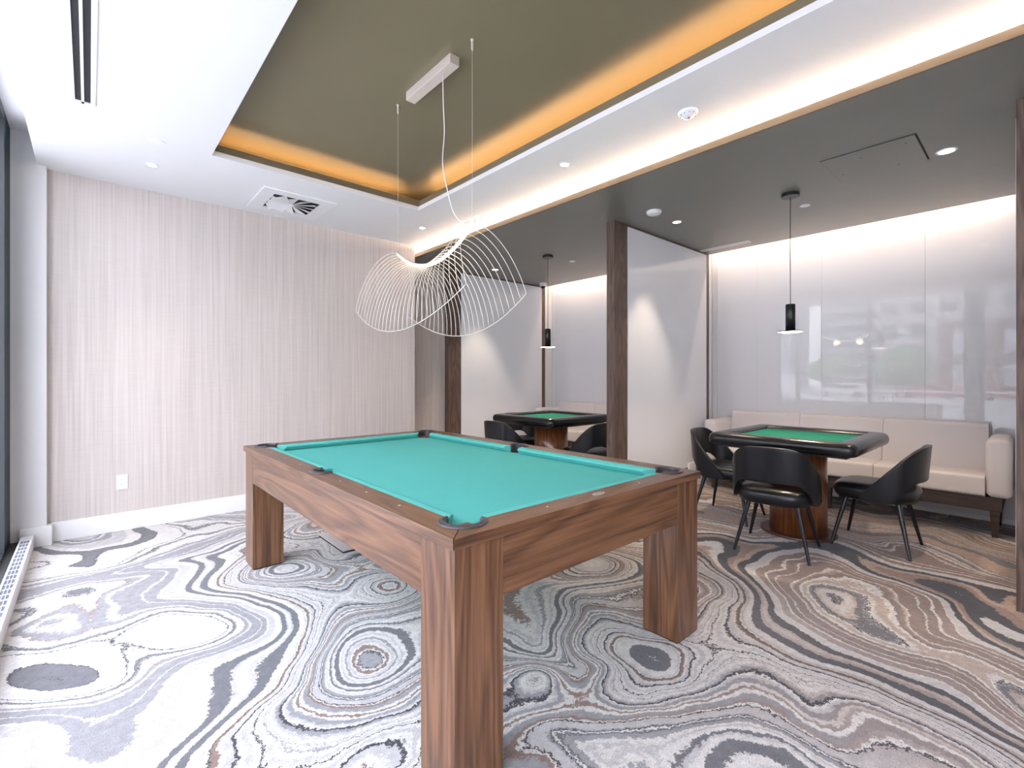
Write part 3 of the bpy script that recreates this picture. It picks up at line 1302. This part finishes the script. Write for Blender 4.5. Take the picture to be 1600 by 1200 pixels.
G1 = 'downlights in the white ceiling'
G2 = 'downlights in the dark booth ceiling'
for (x, y, lb) in ((2.586, 2.32, 'small downlight in the white ceiling strip, above the middle of the pool table side'),
                   (2.584, 4.291, 'small downlight in the white ceiling near the striped wall, above the wire chandelier'),
                   (0.344, 4.337, 'small downlight in the white ceiling on the window side, left of the swirl vent')):
    downlight(x, y, ZC, lb, energy=9)['group'] = G1
for (x, y, lb, r) in ((4.148, 2.30, 'lit downlight beside the round smoke detector, by the middle partition', 0.045),
                      (4.15, 0.411, 'lit downlight right of the square ceiling hatch', 0.055),
                      (4.139, 4.98, 'lit downlight seen through the chandelier wires, by the far partition', 0.05)):
    downlight(x, y, ZD, lb, r=r, energy=34, size=62)['group'] = G2


def disc(name, x, y, z, r, h, label, cat, m=white_plastic, dome=False):
    t = thing(name, label, cat, (x, y, z))
    bm = bm_new()
    add_lathe(bm, [(r * 0.86, -h), (r, -h * 0.6), (r, 0.0)], 36)
    obj('cover', bm, m, t, bevel=0.0015)
    return t


disc('sprinkler_cover', 0.332, 3.881, ZC, 0.045, 0.005, 'flat white sprinkler disc in the white ceiling above the window-side downlight', 'sprinkler')
disc('sprinkler_cover', 4.565, 1.347, ZD, 0.040, 0.007, 'flat white sprinkler disc on the dark ceiling behind the nearer pendant cord', 'sprinkler')
disc('sprinkler_cover', 4.561, 3.961, ZD, 0.040, 0.007, 'flat white sprinkler disc on the dark ceiling right of the farther pendant', 'sprinkler')
t = thing('ceiling_speaker', 'round white domed fitting on the dark ceiling next to the middle post', 'ceiling fitting', (3.727, 2.285, ZD))
bm = bm_new()
add_lathe(bm, [(0.0, -0.034), (0.035, -0.033), (0.058, -0.027), (0.066, -0.016), (0.066, 0.0)], 40)
obj('cover', bm, white_plastic, t, smooth=True)

t = thing('smoke_alarm', 'round white alarm with small sensor holes on the white ceiling strip', 'alarm', (2.615, 1.379, ZC))
bm = bm_new()
add_lathe(bm, [(0.0, -0.038), (0.022, -0.036), (0.034, -0.024), (0.052, -0.014), (0.056, -0.006), (0.056, 0.0)], 36)
obj('cover', bm, white_plastic, t, smooth=True)
for i in range(10):
    a = 2 * PI * i / 10
    bm = bm_new()
    add_lathe(bm, [(0.003, -0.022), (0.003, -0.016)], 8, 0.043 * math.cos(a), 0.043 * math.sin(a))
    obj('sensor_hole', bm, grey_plastic, t)
bm = bm_new()
add_lathe(bm, [(0.006, -0.0395), (0.006, -0.036)], 12, -0.006, -0.008)
obj('sensor', bm, grey_plastic, t)

t = thing('dome_camera', 'small white dome camera on the dark ceiling at the far booth corner', 'camera', (5.30, 5.20, ZD))
bm = bm_new()
add_lathe(bm, [(0.050, -0.050), (0.058, -0.040), (0.058, 0.0)], 32)
obj('housing', bm, white_plastic, t, smooth=False)
bm = bm_new()
add_lathe(bm, [(0.0, -0.088), (0.02, -0.084), (0.034, -0.070), (0.038, -0.050)], 28, cap=False)
obj('dome', bm, black_metal, t, smooth=True)

# swirl air diffuser
t = thing('swirl_air_vent', 'square white ceiling vent with a swirl of vanes near the striped wall', 'air vent', (1.355, 4.495, ZC))
bm = bm_new()
o_, i_ = 0.295, 0.190
for a in ((-o_, o_, -o_, -i_), (-o_, o_, i_, o_), (-o_, -i_, -i_, i_), (i_, o_, -i_, i_)):
    add_box(bm, *a, -0.008, 0.0)
obj('frame', bm, white_plastic, t)
bm = bm_new()
add_box(bm, -i_, i_, -i_, i_, -0.0012, -0.0004)
obj('duct_opening', bm, dark_gap, t)
for q in range(12):
    a0 = 2 * PI * q / 12 + 0.12
    a1 = a0 + 2 * PI / 12 * 0.86

    def edge_pt(a):
        c, s_ = math.cos(a), math.sin(a)
        k_ = (i_ - 0.002) / max(abs(c), abs(s_))
        return c * k_, s_ * k_
    xa, ya = edge_pt(a0)
    xb, yb = edge_pt(a1)
    bm = bm_new()
    pts = [(0.012 * math.cos(a0), 0.012 * math.sin(a0), -0.006), (xa, ya, -0.026), (xb, yb, -0.003), (0.012 * math.cos(a1), 0.012 * math.sin(a1), -0.006)]
    bm.faces.new([bm.verts.new(p) for p in pts])
    obj('vane', bm, white_plastic, t, solid=0.0012)
bm = bm_new()
add_lathe(bm, [(0.0, -0.018), (0.016, -0.016), (0.018, -0.004)], 20)
obj('hub', bm, white_plastic, t)

# slot diffuser near the window
t = thing('slot_air_vent', 'long white ceiling vent with two dark slots near the window', 'air vent', (-0.025, 2.35, ZC))
bm = bm_new()
add_box(bm, -0.052, -0.034, -1.2, 1.26, -0.006, 0)
add_box(bm, 0.031, 0.052, -1.2, 1.26, -0.006, 0)
add_box(bm, -0.008, 0.004, -1.2, 1.26, -0.006, 0)
add_box(bm, -0.034, 0.031, 1.235, 1.26, -0.006, 0)
obj('frame', bm, white_plastic, t)
bm = bm_new()
add_box(bm, -0.034, -0.008, -1.2, 1.235, -0.0015, -0.0005)
obj('slot', bm, dark_gap, t)
bm = bm_new()
add_box(bm, 0.004, 0.031, -1.2, 1.235, -0.0015, -0.0005)
obj('slot', bm, dark_gap, t)

# linear vent in the booth ceiling
t = thing('linear_air_vent', 'narrow white linear vent in the dark ceiling above the nearer booth glass', 'air vent', (5.32, 2.37, ZD))
bm = bm_new()
add_box(bm, -0.045, 0.045, -0.275, 0.275, -0.005, 0)
obj('frame', bm, white_plastic, t)
bm = bm_new()
for xx in (-0.022, 0.008):
    add_box(bm, xx, xx + 0.014, -0.26, 0.26, -0.0056, -0.005)
obj('slot', bm, plain('vent_grey', (0.45, 0.45, 0.45), 0.6), t)

# access hatch
t = thing('access_hatch', 'flush rectangular access hatch in the dark booth ceiling', 'hatch', (3.96, 0.755, ZD))
bm = bm_new()
hxx, hyy = 0.245, 0.245
add_box(bm, -hxx, hxx, -hyy, hyy, -0.006, 0)
obj('door', bm, soffit, t, bevel=0.002)
bm = bm_new()
w_ = 0.008
add_box(bm, -hxx - w_, -hxx, -hyy - w_, hyy + w_, -0.002, 0)
add_box(bm, -hxx, hxx, -hyy - w_, -hyy, -0.002, 0)
obj('shadow_gap', bm, dark_gap, t)
bm = bm_new()
add_box(bm, hxx, hxx + 0.004, -hyy - w_, hyy + w_, -0.004, 0)
add_box(bm, -hxx, hxx, hyy, hyy + 0.004, -0.004, 0)
obj('edge_strip', bm, lip_paint, t)
bm = bm_new()
for (a, b_) in ((-0.16, -0.19), (0.19, -0.1), (-0.12, 0.05), (0.1, 0.2)):
    add_lathe(bm, [(0.005, -0.0066), (0.005, -0.006)], 10, a, b_)
obj('screw', bm, dark_gap, t)

# wall switch plate
t = thing('wall_outlet', 'white wall outlet plate low on the striped wall', 'outlet', (0.199, YB, 0.39))
bm = bm_new()
add_box(bm, -0.036, 0.036, -0.007, 0, -0.060, 0.060)
obj('plate', bm, white_plastic, t, bevel=0.003)
bm = bm_new()
add_box(bm, -0.016, 0.016, -0.010, -0.006, -0.034, 0.034)
ins = obj('socket_insert', bm, white_trim, t, bevel=0.001)
bm = bm_new()
for z_ in (-0.018, 0.018):
    add_box(bm, -0.008, -0.0055, -0.0106, -0.0098, z_ - 0.004, z_ + 0.006)
    add_box(bm, 0.0055, 0.008, -0.0106, -0.0098, z_ - 0.004, z_ + 0.006)
obj('slots', bm, grey_plastic, ins)

# ------------------------------------------------------------------ wire chandelier
X0, YC_, HL = 1.46, 2.329, 0.40
CH = thing('wire_chandelier', 'sculptural pale wire chandelier with glowing curved bar over the pool table', 'chandelier', (X0, YC_, ZT))
Z0 = -ZT


def spine(u):
    """u -1 (near end) .. 1 (far end) -> y, z relative to the fitting"""
    return HL * u, (1.885 + 0.140 * abs(u) ** 2.0) + Z0


NR = 26
tipA = 0.195
B_ = 0.187
for s in (-1, 1):
    tips = []
    for i in range(NR):
        u = -1 + 2 * i / (NR - 1)
        ys, zs = spine(u)
        yt = (HL + tipA) * u
        ztip = Z0 + 1.488 + 0.173 * u * u
        bt = B_ + 0.035 * (1 - u * u)
        pts = []
        n = 14
        for q in range(n + 1):
            f = q / n
            a = f * PI / 2
            x = bt * math.sin(a) ** 0.95 * s
            y = ys + (yt - ys) * (1 - math.cos(a)) ** 0.75
            z = zs + (ztip - zs) * (1 - math.cos(a)) ** 0.9 + 0.012 * math.sin(2 * a) * abs(u)
            pts.append((x, y, z))
        tips.append(pts[-1])
        bm = bm_new()
        add_tube(bm, pts, 0.0017, 5)
        obj('wire_rib', bm, wire_mat, CH, smooth=True)
    bm = bm_new()
    add_tube(bm, tips, 0.0020, 5)
    obj('rim_wire', bm, wire_mat, CH, smooth=True)
bm = bm_new()
pts = [(0, spine(-1 + 2 * i / 24)[0], spine(-1 + 2 * i / 24)[1] + 0.006) for i in range(25)]
add_tube(bm, pts, 0.006, 8)
obj('spine_bar', bm, wire_mat, CH, smooth=True)
bm = bm_new()
pts = [(0, spine(-0.97 + 1.94 * i / 24)[0], spine(-0.97 + 1.94 * i / 24)[1] - 0.004) for i in range(25)]
add_tube(bm, pts, 0.0055, 8)
obj('light_strip', bm, bar_light, CH, smooth=True)
for s in (-1, 1):
    bm = bm_new()
    y_, z_ = spine(s)
    add_tube(bm, [(0, s * (HL - 0.01), z_), (0, s * (HL - 0.01), 0.0)], 0.0009, 5)
    w1 = obj('suspension_wire', bm, wire_mat, CH)
    bm = bm_new()
    add_lathe(bm, [(0.0025, -0.06), (0.006, -0.05), (0.006, -0.012), (0.009, -0.004), (0.009, 0.0)], 12, 0, s * (HL - 0.01))
    obj('wire_anchor', bm, silver, w1)
bm = bm_new()
add_box(bm, -0.030, 0.030, -0.235, 0.235, -0.052, 0.0)
cano = obj('ceiling_canopy', bm, silver, CH, bevel=0.002)
bm = bm_new()
cpts = [(0, -0.12, -0.05), (0.006, -0.115, -0.20), (0.020, -0.105, -0.36), (-0.008, -0.13, -0.55), (0.0, -0.17, -0.72), (0.010, -0.22, -0.85), (0.004, -0.33, -0.93), (0, -0.40, -0.93)]
# smooth the cord
sm = []
for i in range(len(cpts) - 1):
    p0 = Vector(cpts[max(i - 1, 0)])
    p1 = Vector(cpts[i])
    p2 = Vector(cpts[i + 1])
    p3 = Vector(cpts[min(i + 2, len(cpts) - 1)])
    for q in range(6):
        f = q / 6
        sm.append(0.5 * ((2 * p1) + (p2 - p0) * f + (2 * p0 - 5 * p1 + 4 * p2 - p3) * f * f + (3 * p1 - p0 - 3 * p2 + p3) * f ** 3))
sm.append(Vector(cpts[-1]))
add_tube(bm, sm, 0.0028, 7)
obj('power_cord', bm, white_plastic, CH, smooth=True)
# loop of slack cord at the near end
bm = bm_new()
lp = []
for q in range(22):
    a = 2 * PI * q / 21
    lp.append((0.004 * math.sin(a * 2), -HL - 0.030 - 0.034 * math.cos(a), Z0 + 2.040 + 0.014 * math.sin(a)))
add_tube(bm, lp, 0.003, 6)
obj('cord_loop', bm, silver, CH, smooth=True)
bm = bm_new()
add_box(bm, -0.006, 0.006, -HL - 0.012, -HL + 0.012, Z0 + 2.018, Z0 + 2.042)
obj('cord_clamp', bm, silver, CH)
for sy_, uu in ((-1, -0.5), (1, 0.35)):
    l = bpy.data.lights.new('chandelier_glow', 'POINT')
    l.energy = 0.7
    l.color = (1.0, 0.80, 0.62)
    l.shadow_soft_size = 0.05
    lo = bpy.data.objects.new('chandelier_glow', l)
    COL.objects.link(lo)
    lo.parent = CH
    lo.location = (0, HL * uu, Z0 + 1.86)

# ------------------------------------------------------------------ street outside the glass (seen mirrored in the booth glass)
GZ = -0.8
bm = bm_new()
add_box(bm, -140, XW - 0.6, -90, 110, GZ - 0.2, GZ)
tag(obj('street', bm, plain('pale_street', (0.58, 0.58, 0.59), 0.9, noise=0.1, nscale=1)), 'grey street surface outside the windows', 'street')  # ground colour raised to bounce daylight up into the window recess
bm = bm_new()
add_box(bm, -34.1, -33.8, -60, 90, GZ + 0.001, GZ + 0.012)
tag(obj('road_line', bm, plain('yellow_paint', (0.75, 0.62, 0.12), 0.7)), 'yellow line painted along the street outside', 'road marking')


def facade(name, x, ya, yb, z1, wallc, winc, nx, nz, label, z0=GZ, ww=0.5, wh=0.55, depth=8.0, rough=0.8):
    t = thing(name, label, 'building', (x, (ya + yb) / 2, GZ))
    w = yb - ya
    h = z1 - z0
    bm = bm_new()
    add_box(bm, -depth, 0, -w / 2, w / 2, 0, h)
    obj('wall', bm, plain(label[:14] + '_wall', wallc, rough), t)
    bm = bm_new()
    for i in range(nx):
        for j in range(nz):
            cy = -w / 2 + w * (i + 0.5) / nx
            cz = h * (j + 0.62) / (nz + 0.3)
            a, b_ = w / nx * ww / 2, h / nz * wh / 2
            add_box(bm, 0.0, 0.06, cy - a, cy + a, cz - b_, cz + b_)
    obj('windows', bm, plain(label[:14] + '_glass', winc, 0.3), t)
    return t


facade('office_building', -66, -30, 14.5, 30, (0.62, 0.60, 0.58), (0.16, 0.18, 0.20), 16, 10, 'pale stone office block outside with rows of small windows')
facade('brick_building', -57, -34, 7.5, 7.2, (0.22, 0.12, 0.10), (0.55, 0.56, 0.58), 11, 2, 'low brick building outside with tall pale window frames', ww=0.35, wh=0.6)
facade('striped_tower', -70, 15, 22, 42, (0.60, 0.62, 0.64), (0.18, 0.2, 0.22), 1, 22, 'tower outside with horizontal dark and pale stripes', ww=1.0, wh=0.5)
facade('concrete_tower', -62, 23.5, 38, 40, (0.42, 0.43, 0.45), (0.36, 0.37, 0.39), 6, 14, 'plain grey tower outside left of the striped one')
facade('stone_apartment', -72, 46, 60, 26, (0.60, 0.58, 0.55), (0.25, 0.26, 0.28), 6, 9, 'pale apartment block outside at the far end of the street')


def tree(x, y, h, r, label):
    t = thing('tree', label, 'tree', (x, y, GZ + 0.005), group='street trees outside')
    bm = bm_new()
    add_tube(bm, [(0, 0, 0), (0.05, 0, h * 0.4), (0, 0.1, h * 0.7)], 0.16, 8, r_end=0.06)
    obj('trunk', bm, darkwood[2], t)
    bm = bm_new()
    rnd = random.Random(int(x * 7 + y * 13))
    for q in range(7):
        b2 = bmesh.ops.create_icosphere(bm, subdivisions=2, radius=r * rnd.uniform(0.45, 0.7))
        off = Vector((rnd.uniform(-r, r) * 0.5, rnd.uniform(-r, r) * 0.7, h * 0.72 + rnd.uniform(-0.3, 0.35) * r))
        for v in b2['verts']:
            v.co = v.co * rnd.uniform(0.92, 1.08) + off
    obj('crown', bm, plain('leaf_green_%d' % len(MATS), (0.12, 0.28, 0.08), 0.9, noise=0.4, nscale=2), t)


tree(-48, 9.5, 4.3, 2.2, 'round green street tree outside in front of the pale office block')
tree(-48, 15.2, 4.0, 1.8, 'smaller green street tree outside beside the striped tower')


def car(x, y, col, label, van=False):
    t = thing('van' if van else 'car', label, 'van' if van else 'car', (x, y, GZ))
    L_, Hh = (5.2, 2.3) if van else (4.3, 1.45)
    prof = [(-L_ / 2, 0.35), (L_ / 2, 0.35), (L_ / 2, 0.85), (L_ * 0.28, 0.95), (L_ * 0.14, Hh), (-L_ * 0.34, Hh), (-L_ * 0.47, 0.95), (-L_ / 2, 0.9)]
    if van:
        prof = [(-L_ / 2, 0.35), (L_ / 2, 0.35), (L_ / 2, 1.0), (L_ * 0.40, 1.15), (L_ * 0.28, Hh), (-L_ / 2, Hh)]
    bm = bm_new()
    A = [bm.verts.new((-0.85, p[0], p[1])) for p in prof]
    B = [bm.verts.new((0.85, p[0], p[1])) for p in prof]
    bm.faces.new(A)
    bm.faces.new(B[::-1])
    for i in range(len(prof)):
        j = (i + 1) % len(prof)
        bm.faces.new((A[i], B[i], B[j], A[j]))
    obj('body', bm, plain('car_paint_%d' % len(MATS), col, 0.3), t, bevel=0.06)
    bm = bm_new()
    add_box(bm, 0.84, 0.87, -L_ * 0.30, L_ * 0.16, 0.98, Hh - 0.15)
    obj('side_window', bm, dark_gap, t)
    for yy in (-L_ * 0.3, L_ * 0.3):
        bm = bm_new()
        add_lathe(bm, [(0.33, -0.1), (0.33, 0.1)], 20)
        for v in bm.verts:
            v.co = Vector((v.co.z + 0.78, v.co.x + yy, v.co.y + 0.33))
        obj('wheel', bm, dark_gap, t)


car(-42, 19.5, (0.8, 0.8, 0.8), 'white van driving on the street outside', van=True)
car(-44, 6.6, (0.45, 0.04, 0.04), 'red car parked on the street outside, left one')
car(-44, 1.6, (0.40, 0.05, 0.05), 'dark red car parked on the street outside, right one')
car(-44, 13.0, (0.75, 0.75, 0.76), 'pale car parked on the street outside')
t = thing('street_barrier', 'long pale metal guard rail along the street outside', 'barrier', (-30, 5, GZ))
bm = bm_new()
add_box(bm, -0.04, 0.04, -30, 30, 1.02, 1.12)
obj('top_rail', bm, white_trim, t)
bm = bm_new()
add_box(bm, -0.03, 0.03, -30, 30, 0.50, 0.56)
obj('lower_rail', bm, white_trim, t)
for i in range(16):
    bm = bm_new()
    y_ = -30 + i * 4
    add_box(bm, -0.04, 0.04, y_ - 0.04, y_ + 0.04, 0.0, 1.02)
    obj('post', bm, white_trim, t)
